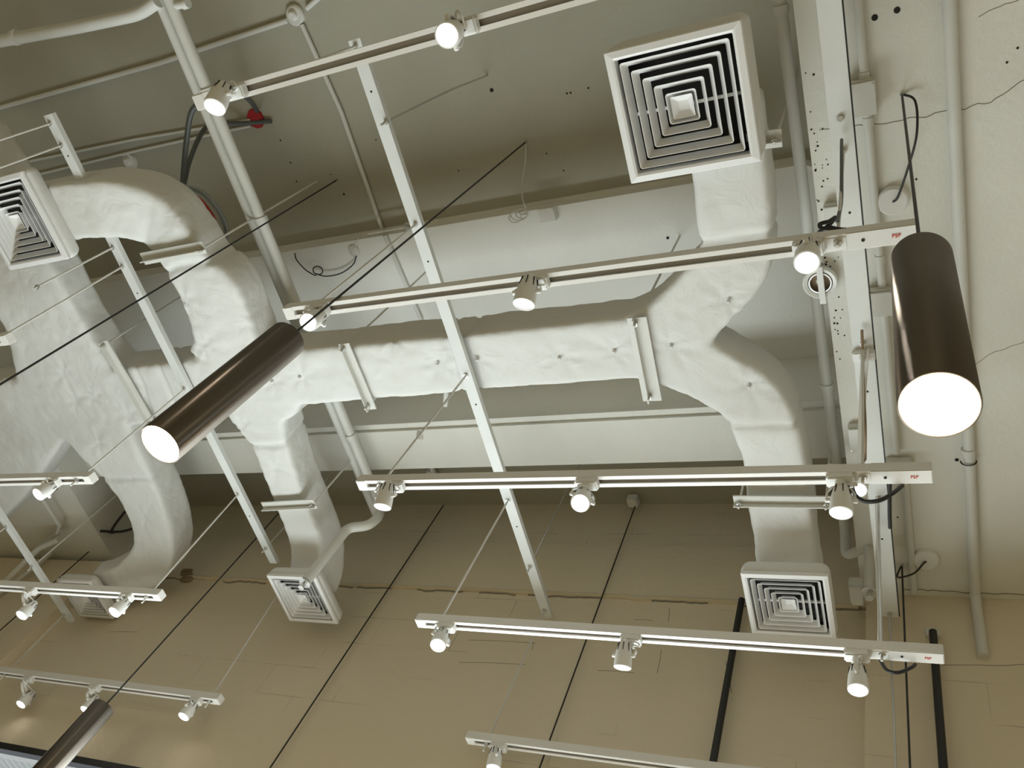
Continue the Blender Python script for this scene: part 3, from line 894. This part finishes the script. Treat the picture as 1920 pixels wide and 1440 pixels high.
# ------------------------------------------------------------------ pendants
def pendant(x, y, top, zt, label, lit=True, hook_rose=None, r=.0445, L=.442, power=14, start=None):
    """top: height of the cable hook; zt: lower rim of the tube"""
    t = thing('pendant_lamp', (x, y, zt), label, 'pendant lamp', 'cylinder pendant lamps')
    b = V((x, y, zt))
    prof = [(L, 0), (L, r - .003), (L - .003, r), (.0008, r), (0, r - .0008), (0, r - .0022), (.05, r - .003), (L * .5, r - .003), (L * .5, 0)]
    MB().lathe(b, Z3, prof, 64).build('tube_shade', 'bronze', t, angle=50)
    MB().lathe(b + V((0, 0, .004)), Z3, [(0, r - .0025), (.04, r - .004), (.06, r * .8)], 48).build('reflector', 'inner', t)
    MB().lathe(b + V((0, 0, .012)), Z3, [(0, 0), (0, r - .010), (.012, r - .004), (.05, r - .012), (.05, 0)], 40).build('bulb', 'glow' if lit else 'dimlens', t)
    h = V((x, y, top)) if start is None else V(start)
    MB().tube([b + V((0, 0, L - .002)), h], .0032, 8).build('cable', 'black', t)
    MB().lathe(b + V((0, 0, L - .001)), Z3, [(0, 0), (0, .008), (.012, .006), (.012, 0)], 12).build('cable_gland', 'black', t)
    if hook_rose:
        rp, mids, zr = hook_rose
        MB().lathe(V((rp.x, rp.y, zr)), -Z3, [(0, 0), (0, .042), (.016, .041), (.021, .036), (.022, 0)], 32).build('ceiling_rose', 'white', t)
        MB().tube(smooth_path([h] + mids + [V((rp.x, rp.y, zr - .02))], 8), .0032, 8).build('swag_cable', 'black', t)
    MB().lathe(h, -Z3, [(-.004, 0), (-.004, .007), (.010, .004), (.010, 0)], 10).build('hook', 'steel', t)
    if lit:
        ld = bpy.data.lights.new('bulb_light', 'POINT'); ld.energy = power; ld.color = (1, .84, .6); ld.shadow_soft_size = .03
        lo = bpy.data.objects.new('bulb_light', ld); COL.objects.link(lo); lo.parent = t; lo.location = (0, 0, -.012)
    return t


hp = at(1691, 176, SOFF)
pendant(hp.x, hp.y, SOFF, H(.922), 'bronze cylinder pendant hanging from the right beam, its round lit end towards the camera', power=3,
        hook_rose=(at(1674, 374, SOFF), [at(1716, 190, SOFF - .03), at(1719, 250, SOFF - .06), at(1704, 310, SOFF - .05), at(1684, 368, SOFF - .03)], SOFF))
hl = at(986, 266, CEIL)
pendant(hl.x, hl.y, CEIL, H(.990), 'bronze cylinder pendant in front of the duct trunk, lit at its lower end', power=3)
pw = YW - .02
a = on_wall(833, 947, pw); pendant(a.x, a.y - .004, a.z, H(.60), 'dark pendant cable in front of the back wall, left of the middle strut tip')
a = on_wall(1195, 940, pw); pendant(a.x, a.y - .004, a.z, H(.60), 'dark pendant cable hanging from the small box at the top of the back wall')
pendant(-2.215, .605, CEIL, H(.78), 'dark pendant cable slanting over the left duct branch to the left edge')
a = at(636, 874, CEIL); pendant(a.x, 2.03, CEIL, H(.96), 'dark cylinder pendant before the window in the bottom corner', lit=False)
a = on_wall(250, 960, 2.28); pendant(a.x, 2.28, a.z, H(.6), 'dark pendant cable passing the cable coil near the far left diffuser')
a = at(1691, 1058, SOFF)
pendant(a.x, a.y, SOFF, H(.80), 'thin dark pendant cable beside the broad strut near the back wall', hook_rose=(at(1736, 1046, SOFF), [at(1682, 1080, SOFF - .04), at(1692, 1082, SOFF - .06), at(1715, 1074, SOFF - .05), at(1732, 1056, SOFF - .03)], SOFF))


def pole(p, r, label):
    t = thing('black_pole', (p.x, p.y - .03, H(0)), label, 'black pole', 'black poles on the back wall')
    MB().tube([V((p.x, p.y - .03, H(.0))), V((p.x, p.y - .03, p.z))], r, 12).build('pole_tube', 'black', t)
    MB().box((p.x - .022, p.y - .012, p.z - .002), (p.x + .022, p.y, p.z + .035)).build('wall_plate', 'cream', t, bevel=.003)
    MB().tube([V((p.x, p.y - .03, p.z - .012)), V((p.x, p.y - .004, p.z + .01))], r * .7, 10).build('bracket_arm', 'black', t)
    return t


pole(on_wall(1393, 1135, YW - .008), .0125, 'thick black pole below the far right diffuser')
pole(on_wall(1750, 1196, YW - .053), .0125, 'thick black pole at the end of the right beam, behind a track feed end')


# ------------------------------------------------------------------ pipes and conduits
def pipe(pts, r, label, name='pipe', material='cream', couplings=(), group=None, cat='pipe', smooth=0, cr=1.25, n=6):
    pts = [V(p) for p in pts]
    t = thing(name, pts[0], label, cat, group)
    MB().tube(smooth_path(pts, n) if smooth else pts, r, 14).build(name + '_run', material, t)
    for c, d in couplings:
        d = V(d).normalized()
        MB().lathe(V(c) - d * .012, d, [(0, 0), (0, r * cr), (.024, r * cr), (.024, 0)], 16).build('coupling', material, t)
    return t


def elbow(pts, rad=.03, n=6):
    """straight runs with rounded corners"""
    pts = [V(p) for p in pts]; out = [pts[0]]
    for a, b, c in zip(pts, pts[1:], pts[2:]):
        d1, d2 = (a - b).normalized(), (c - b).normalized()
        p, q = b + d1 * rad, b + d2 * rad
        for k in range(n + 1):
            t = k / n
            out.append((1 - t) ** 2 * p + 2 * t * (1 - t) * b + t * t * q)
    out.append(pts[-1])
    return out


def sprinkler(t, p):
    MB().lathe(p, -Z3, [(-.006, 0), (-.006, .017), (.006, .017), (.010, .026), (.012, .026), (.013, .012), (.013, 0)], 18).build('sprinkler_cup', 'steel', t)
    MB().lathe(p + V((0, 0, -.012)), -Z3, [(0, 0), (0, .007), (.010, .007), (.022, .004), (.024, .013), (.026, .013), (.026, 0)], 14).build('sprinkler_head', 'steel', t)
    MB().lathe(p + V((0, 0, -.016)), -Z3, [(0, 0), (0, .004), (.014, .0045), (.014, 0)], 8).build('heat_bulb', 'red', t)


ZP = H(2.62)
# pair of pipes that cross above the trunk; the near one ends in a sprinkler drop
k = (ZP - EYE) / 2.65
e1 = at(652, 990, H(2.36))
L1 = elbow([V((-2.27, -.6, ZP)), V((-2.27, 2.02, ZP)), at(708, 972, H(2.47)), at(690, 986, H(2.40)), e1, V((e1.x, e1.y, H(2.02)))], .03)
t = pipe(L1, .0215, 'painted sprinkler pipe crossing above the trunk and dropping to the middle far diffuser', 'sprinkler_pipe',
         couplings=[((-2.27, .10, ZP), Y3), ((-2.27, .60, ZP), Y3), ((-2.27, 1.62, ZP), Y3)], group='sprinkler pipes')
sprinkler(t, L1[-1])
pipe([(-2.335, -.6, H(2.645)), (-2.335, 2.10, H(2.645))], .0215, 'shaded painted pipe beside the sprinkler pipe, on its darker side', 'pipe')
pipe(elbow([at(-60, 88, ZP), at(150, 50, ZP), at(262, 26, ZP), at(296, 2, ZP)], .05), .0235, 'painted pipe entering at the top left corner and joining the pair of pipes', 'pipe', couplings=[(at(30, 70, ZP), X3)])
pipe([at(322, 12, ZP), at(350, 6, ZP)], .014, 'short pipe stub on the far side of the pair of pipes', 'pipe_stub', 'cream', couplings=[(at(348, 7, ZP), X3)], cat='pipe stub')
ZQ = H(2.60)
xr = -.256
pq = V((-.262, 2.155, ZQ)); pd = at(1630, 1014, ZQ - .06)
L2 = elbow([V((xr, -.6, ZQ)), V((xr, 2.12, ZQ)), V((xr, 2.16, ZQ - .09)), V((pd.x, pd.y, ZQ - .09)), V((pd.x, pd.y, H(2.285)))], .028)
t = pipe(L2, .0175, 'painted sprinkler pipe between the right branch and the right beam, ending in a sprinkler', 'sprinkler_pipe',
         couplings=[((xr, 1.50, ZQ), Y3), ((xr, .30, ZQ), Y3)], group='sprinkler pipes')
sprinkler(t, L2[-1])
# conduits and boxes on the right beam
t = pipe([(-.060, -.6, SOFF - .013), (-.060, 1.70, SOFF - .013)], .011, 'thin conduit along the right beam joining the square boxes', 'conduit', couplings=[((-.060, 1.02, SOFF - .013), Y3), ((-.060, .50, SOFF - .013), Y3), ((-.060, .62, SOFF - .013), Y3)], cat='conduit')
pipe([(-.040, 1.78, SOFF - .013), (-.040, 2.30, SOFF - .013)], .011, 'thin conduit on the right beam beside the round ceiling rose near the back wall', 'conduit', cat='conduit')
t = pipe(elbow([V((.142, -.6, SOFF - .018)), V((.150, 2.30, SOFF - .018)), V((.150, 2.315, H(2.22)))], .02), .0165, 'thick conduit along the right beam behind the right pendant', 'conduit', couplings=[((.146, 1.70, SOFF - .018), Y3)], cat='conduit')
mbk = MB()
for k in range(13):
    a = math.pi * k / 12
    mbk.lathe(V((.146 + .022 * math.cos(a + math.pi), 1.735, SOFF - .018 + .022 * math.sin(a + math.pi))), Y3, [(0, 0), (0, .0022), (.004, .0022), (.004, 0)], 6)
mbk.build('pipe_clip', 'dark', t)


def jbox(c, sx, sy, h, label, material='cream', up=True):
    t = thing('junction_box', c, label, 'junction box', 'painted junction boxes')
    MB().box((c.x - sx / 2, c.y - sy / 2, c.z - h), (c.x + sx / 2, c.y + sy / 2, c.z)).build('box_body', material, t, bevel=.004)
    MB().box((c.x - sx / 2 + .002, c.y - sy / 2 + .002, c.z - h - .004), (c.x + sx / 2 - .002, c.y + sy / 2 - .002, c.z - h + .001)).build('box_cover', material, t, bevel=.0015)
    s = MB()
    for q in ((.8, -.8), (-.8, .8)):
        s.lathe(V((c.x + q[0] * sx / 2, c.y + q[1] * sy / 2, c.z - h - .005)), Z3, [(0, 0), (0, .003), (.002, .003), (.002, 0)], 8)
    s.build('cover_screws', 'steel', t)
    return t


jbox(at(1616, 180, SOFF), .074, .092, .04, 'square box on the conduit of the right beam nearest the camera')
jbox(at(1650, 560, SOFF), .072, .082, .04, 'square box on the right beam conduit, left of the right pendant')
jbox(at(1685, 872, SOFF), .080, .070, .04, 'square box on the right beam conduit above the level track end')
jbox(at(1562, 400, SOFF), .045, .070, .035, 'small white box at the right beam edge above the coiled black cable')
jbox(at(1606, 815, SOFF), .045, .095, .035, 'small pale box at the edge of the right beam behind the broad strut')
jbox(at(1612, 1085, SOFF) + V((-.01, 0, -.04)), .045, .09, .05, 'small white box hanging beside the last sprinkler near the back wall', 'white')
jbox(at(1030, 398, SLAB), .07, .06, .03, 'small white box on the ceiling bay edge with a coiled cable beside it', 'white')
jbox(on_wall(1188, 942, YW - .03) + V((0, -.01, .02)), .05, .05, .04, 'small white box at the top of the back wall with a dark connector', 'white')
jbox(at(812, 884, H(3.1)), .045, .05, .03, 'small white box at the lower end of the slanting conduit behind the level track', 'white')

# ceiling services on the near left
ZC = CEIL - .012
t = pipe([at(-40, 213, ZC), at(300, 118, ZC), at(540, 38, ZC)], .0105, 'thin conduit on the dark ceiling leading to the round detector', 'conduit', cat='conduit')
c = at(556, 28, CEIL)
dt = thing('ceiling_detector', c, 'round cream detector base at the top of the dark ceiling', 'detector', 'round detectors on the ceiling')
MB().lathe(c, -Z3, [(0, 0), (0, .040), (.014, .040), (.020, .034), (.021, 0)], 28).build('detector_base', 'cream', dt)
MB().lathe(c + V((0, 0, -.02)), -Z3, [(0, 0), (0, .019), (.014, .018), (.018, .014), (.018, 0)], 24).build('detector_head', 'white', dt)
c = at(245, 302, CEIL)
dt = thing('ceiling_detector', c, 'round cream detector behind the curved left duct elbow', 'detector', 'round detectors on the ceiling')
MB().lathe(c, -Z3, [(0, 0), (0, .040), (.010, .038), (.012, 0)], 28).build('detector_base', 'cream', dt)
MB().lathe(c + V((0, 0, -.01)), -Z3, [(0, 0), (0, .021), (.016, .019), (.020, .015), (.020, 0)], 24).build('detector_head', 'white', dt)
pipe([at(600, -6, ZC), at(575, 16, ZC)], .0105, 'short conduit leaving the round detector at the top edge', 'conduit', cat='conduit')
pipe([at(566, 46, ZC), at(640, 210, ZC), at(716, 428, ZC), at(722, 442, SLAB - .01), at(790, 600, SLAB - .01)], .0095, 'thin conduit on the ceiling between the pair of pipes and the middle strut', 'conduit', cat='conduit')
pipe([at(-20, 318, ZC), at(250, 262, ZC), at(470, 225, ZC)], .006, 'upper of two thin ceiling cables leading to the red patch', 'ceiling_cable', 'cream', cat='cable')
pipe([at(60, 330, ZC), at(260, 282, ZC), at(470, 236, ZC)], .006, 'lower of two thin ceiling cables leading to the red patch', 'ceiling_cable', 'cream', cat='cable')
pipe([at(786, 812, H(2.69)), at(812, 884, H(2.93))], .012, 'slanting painted conduit from the cross beam to the ceiling box', 'conduit', cat='conduit', couplings=[(at(788, 818, H(2.70)), (0, .5, .5))])
pipe([at(1000, 842, SLAB - .03), at(1000, 842, SLAB - .05)], .004, 'tiny painted stub on the cross beam', 'pipe_stub', cat='pipe stub') if False else None
pipe([at(840, 700, H(2.66)), at(835, 760, H(2.68))], .012, 'short painted conduit between duct trunk and cross beam', 'conduit', cat='conduit')


def cable(pts, r, label, name='cable', material='black', cat='cable', smooth=8):
    o = MB().tube(smooth_path([V(p) for p in pts], smooth), r, 8).build(name, material)
    return tag(o, label, cat)


# red sealed hole with flexible conduits
rp = at(480, 222, CEIL)
rs = MB().lathe(rp, -Z3, [(0, 0), (0, .044), (.010, .040), (.014, .02), (.015, 0)], 11).build('sealant_patch', 'red')
tag(rs, 'red sealant patch on the ceiling where the grey conduits enter', 'sealant patch')
zq = H(2.80)
cable([rp + V((.03, -.03, -.012)), at(470, 190, H(3.0)), at(450, 178, H(2.85)), at(400, 188, H(2.72)), at(362, 205, H(2.68)), at(350, 262, H(2.66)), at(343, 340, H(2.62)), at(345, 360, H(2.56))], .011, 'dark flexible conduit looping from the red patch past the nearest track end', 'flexible_conduit', 'darkgrey', 'flexible conduit')
cable([at(508, 227, ZC), at(460, 231, ZC - .01), at(400, 233, H(3.02)), at(378, 250, H(2.9)), at(356, 300, H(2.72)), at(345, 345, H(2.62))], .010, 'second dark flexible conduit running from the ceiling to the duct elbow', 'flexible_conduit', 'darkgrey', 'flexible conduit')
cable([at(352, 352, H(2.60)), at(380, 362, H(2.60)), at(405, 388, H(2.60)), at(420, 415, H(2.60)), at(425, 440, H(2.60)), at(420, 458, H(2.57))], .011, 'shiny flexible conduit curled around the outside of the left duct elbow', 'flexible_conduit', 'flex', 'flexible conduit')
cable([at(360, 364, H(2.57)), at(378, 378, H(2.57)), at(396, 402, H(2.57)), at(410, 430, H(2.57)), at(417, 455, H(2.55))], .008, 'red hose curled against the outside of the left duct elbow', 'red_hose', 'red', 'hose')
cable([at(372, 376, H(2.59)), at(392, 398, H(2.59)), at(404, 420, H(2.59)), at(414, 446, H(2.58))], .004, 'thin white wire beside the red hose on the left duct elbow', 'white_wire', 'white', 'wire')

# small ceiling items on the bay
c = at(978, 398, SLAB)
loop = [V((c.x + .028 * math.cos(a) + .012 * math.sin(a * .37), c.y + .022 * math.sin(a), SLAB - .012 - .003 * a)) for a in [i * .45 for i in range(40)]]
cable([at(986, 268, CEIL - .005), at(985, 300, CEIL - .03), at(978, 360, H(3.0))] + loop[:1] + loop, .0028, 'thin white cable from the pendant hook to a loose coil on the ceiling bay', 'coiled_cable', 'cream', 'cable', 4)
c = at(665, 470, SLAB)
rz = thing('ceiling_rose', c, 'small round white rose on the ceiling bay beside the black loop of cable', 'ceiling rose')
MB().lathe(c, -Z3, [(0, 0), (0, .028), (.008, .027), (.014, .012), (.016, 0)], 20).build('rose_plate', 'cream', rz)
MB().tube(smooth_path([c + V((0, 0, -.014)), at(668, 455, SLAB - .02), at(672, 445, SLAB - .03)], 6), .002, 6).build('rose_wire', 'cream', rz)
kb = [at(553, 475, SLAB - .01), at(556, 487, SLAB - .03), at(572, 505, SLAB - .03), at(590, 516, SLAB - .03)]
cc = at(596, 507, SLAB - .03)
kb += [cc + V((.026 * math.cos(a), .020 * math.sin(a), 0)) for a in [2.2 - i * .6 for i in range(11)]]
kb += [at(612, 518, SLAB - .03), at(640, 512, SLAB - .025), at(662, 496, SLAB - .02), at(668, 480, SLAB - .012)]
cable(kb, .0028, 'loose black cable with a loop hanging under the ceiling bay beside the pair of pipes', 'looped_cable', 'black', 'cable', 5)
c = at(766, 425, SLAB)
rz = thing('pipe_clamp', c, 'shiny round clamp on the ceiling bay edge beside the middle strut', 'clamp')
MB().lathe(c, -Z3, [(0, 0), (0, .022), (.006, .022), (.007, .012), (.020, .011), (.021, 0)], 20).build('clamp_body', 'steel', rz)
pipe([at(690, 438, SLAB - .01), at(760, 426, SLAB - .01)], .005, 'thin painted cable from the ceiling conduit to the shiny clamp', 'ceiling_cable', 'cream', cat='cable')

# black feed cables at the right ends of the tracks
cable([at(1600, 437, ZT + .03), at(1570, 432, ZT + .05), at(1542, 428, ZT + .06), at(1538, 420, ZT + .07), at(1555, 415, ZT + .08), at(1566, 408, ZT + .10), at(1552, 424, ZT + .09), at(1536, 436, ZT + .07), at(1534, 446, ZT + .03)], .0045, 'black feed cable bunched over the feed end of the track above the duct fork', 'feed_cable', 'black', 'feed cable')
cable([at(1640, 436, ZT + .028), at(1610, 432, ZT + .04), at(1575, 430, ZT + .05), at(1556, 426, ZT + .06)], .0045, 'short black feed cable lying along the feed end of the track above the duct fork', 'feed_cable', 'black', 'feed cable')
cable([at(1620, 862, H(2.1)), at(1612, 880, ZT + .12), at(1600, 893, ZT + .05), at(1598, 910, ZT + .02), at(1604, 928, ZT - .03), at(1622, 940, ZT - .05), at(1650, 938, ZT - .05), at(1675, 924, ZT - .02), at(1692, 910, ZT + .02)], .0048, 'black feed cable drooping under the feed end of the level track', 'feed_cable', 'black', 'feed cable')
cable([at(1546, 888, ZT + .05), at(1546, 876, ZT + .07), at(1558, 871, ZT + .08), at(1580, 878, ZT + .07), at(1594, 884, ZT + .05)], .0024, 'thin gold coloured wire loop above the level track', 'wire_loop', 'inner', 'wire')
cable([at(1646, 1212, ZT + .05), at(1648, 1222, ZT + .04), at(1652, 1240, ZT + .01), at(1664, 1257, ZT - .03), at(1685, 1261, ZT - .035), at(1708, 1252, ZT - .01), at(1716, 1246, ZT + .02)], .0045, 'black feed cable drooping under the feed end of the track below the far right diffuser', 'feed_cable', 'black', 'feed cable')
cable([at(1648, 1216, ZT + .05), at(1690, 1216, ZT + .06), at(1712, 1219, ZT + .05), at(1724, 1230, ZT + .03)], .0036, 'pale wire arched over the feed end under the far right diffuser', 'feed_wire', 'rod', 'wire')
cable([at(1578, 262, H(2.28)), at(1578, 330, H(2.05)), at(1577, 380, H(1.9)), at(1570, 415, ZT + .11)], .0042, 'cable tied along the rod above the track over the duct fork', 'tied_cable', 'darkgrey', 'cable')
cable([at(1616, 618, H(2.28)), at(1619, 720, H(2.2)), at(1622, 800, H(1.95)), at(1622, 862, H(2.0))], .004, 'pale cable tied along the rod above the level track', 'tied_cable', 'brown', 'cable')
cable([at(1668, 905, H(2.26)), at(1668, 960, H(2.27)), at(1664, 920, H(2.27))][:2] + [at(1669, 990, H(2.27))], .006, 'black cable clipped to the edge of the broad strut near the back wall', 'clipped_cable', 'black', 'cable')
cable([at(1640, 940, H(2.26)), at(1643, 1040, H(2.2)), at(1648, 1140, H(1.9)), at(1648, 1212, ZT + .05)], .004, 'pale cable tied along the rod above the track below the far right diffuser', 'tied_cable', 'rod', 'cable')
cc = at(198, 997, H(2.6))
cable([cc + V((.15, -.1, .12)), cc + V((.06, -.03, .05))] + [cc + V((.045 * math.cos(a), .030 * math.sin(a), .03 * math.sin(a))) for a in [i * .5 for i in range(26)]] + [cc + V((.10, .03, .05)), cc + V((.25, .03, .15))], .0075, 'coil of black cable between the far left duct branch and the wall', 'cable_coil', 'black', 'cable')

# ring fitting on the right sprinkler pipe
c = at(1538, 528, H(2.48))
rg = thing('ring_fitting', c, 'white ring fitting with a strap, on the pipe behind the lit spotlight', 'ring fitting')
MB().lathe(c, -Z3, [(0, .050), (.012, .050), (.016, .046), (.012, .036), (0, .035)], 36, close=True).build('outer_ring', 'white', rg)
MB().lathe(c, -Z3, [(.004, .033), (.014, .033), (.014, .029), (.004, .029)], 36, close=True).build('inner_ring', 'steel', rg)
MB().lathe(c + V((0, 0, .004)), -Z3, [(0, 0), (0, .0345), (.003, .0345), (.003, 0)], 28).build('back_plate', 'brown', rg)
MB().box((c.x - .006, c.y - .055, c.z - .022), (c.x + .012, c.y + .065, c.z - .017)).build('strap', 'white', rg, bevel=.001)
MB().tube([c + V((0, 0, .0)), V((c.x, c.y, ZQ - .0))], .012, 10).build('stem', 'cream', rg)

# pale conduits at the lower left edge
pipe([at(-20, 1120, H(2.2)), at(60, 1040, H(2.35)), at(74, 1028, H(2.4)), at(110, 1012, H(2.45))], .016, 'pale bent pipe at the left edge behind the far left strut', 'pipe', 'cream')
pipe([on_wall(-20, 1125, YW - .09), on_wall(50, 1075, YW - .09), on_wall(112, 1024, YW - .09)], .012, 'pale straight pipe below the bent pipe at the left edge', 'pipe', 'cream')
pipe([at(70, 920, SOFF - .012), at(112, 985, SOFF - .012), at(108, 1000, SOFF - .012), at(78, 1022, SOFF - .012)], .012, 'pale conduit with a bend on the left beam soffit', 'conduit', 'cream', cat='conduit')
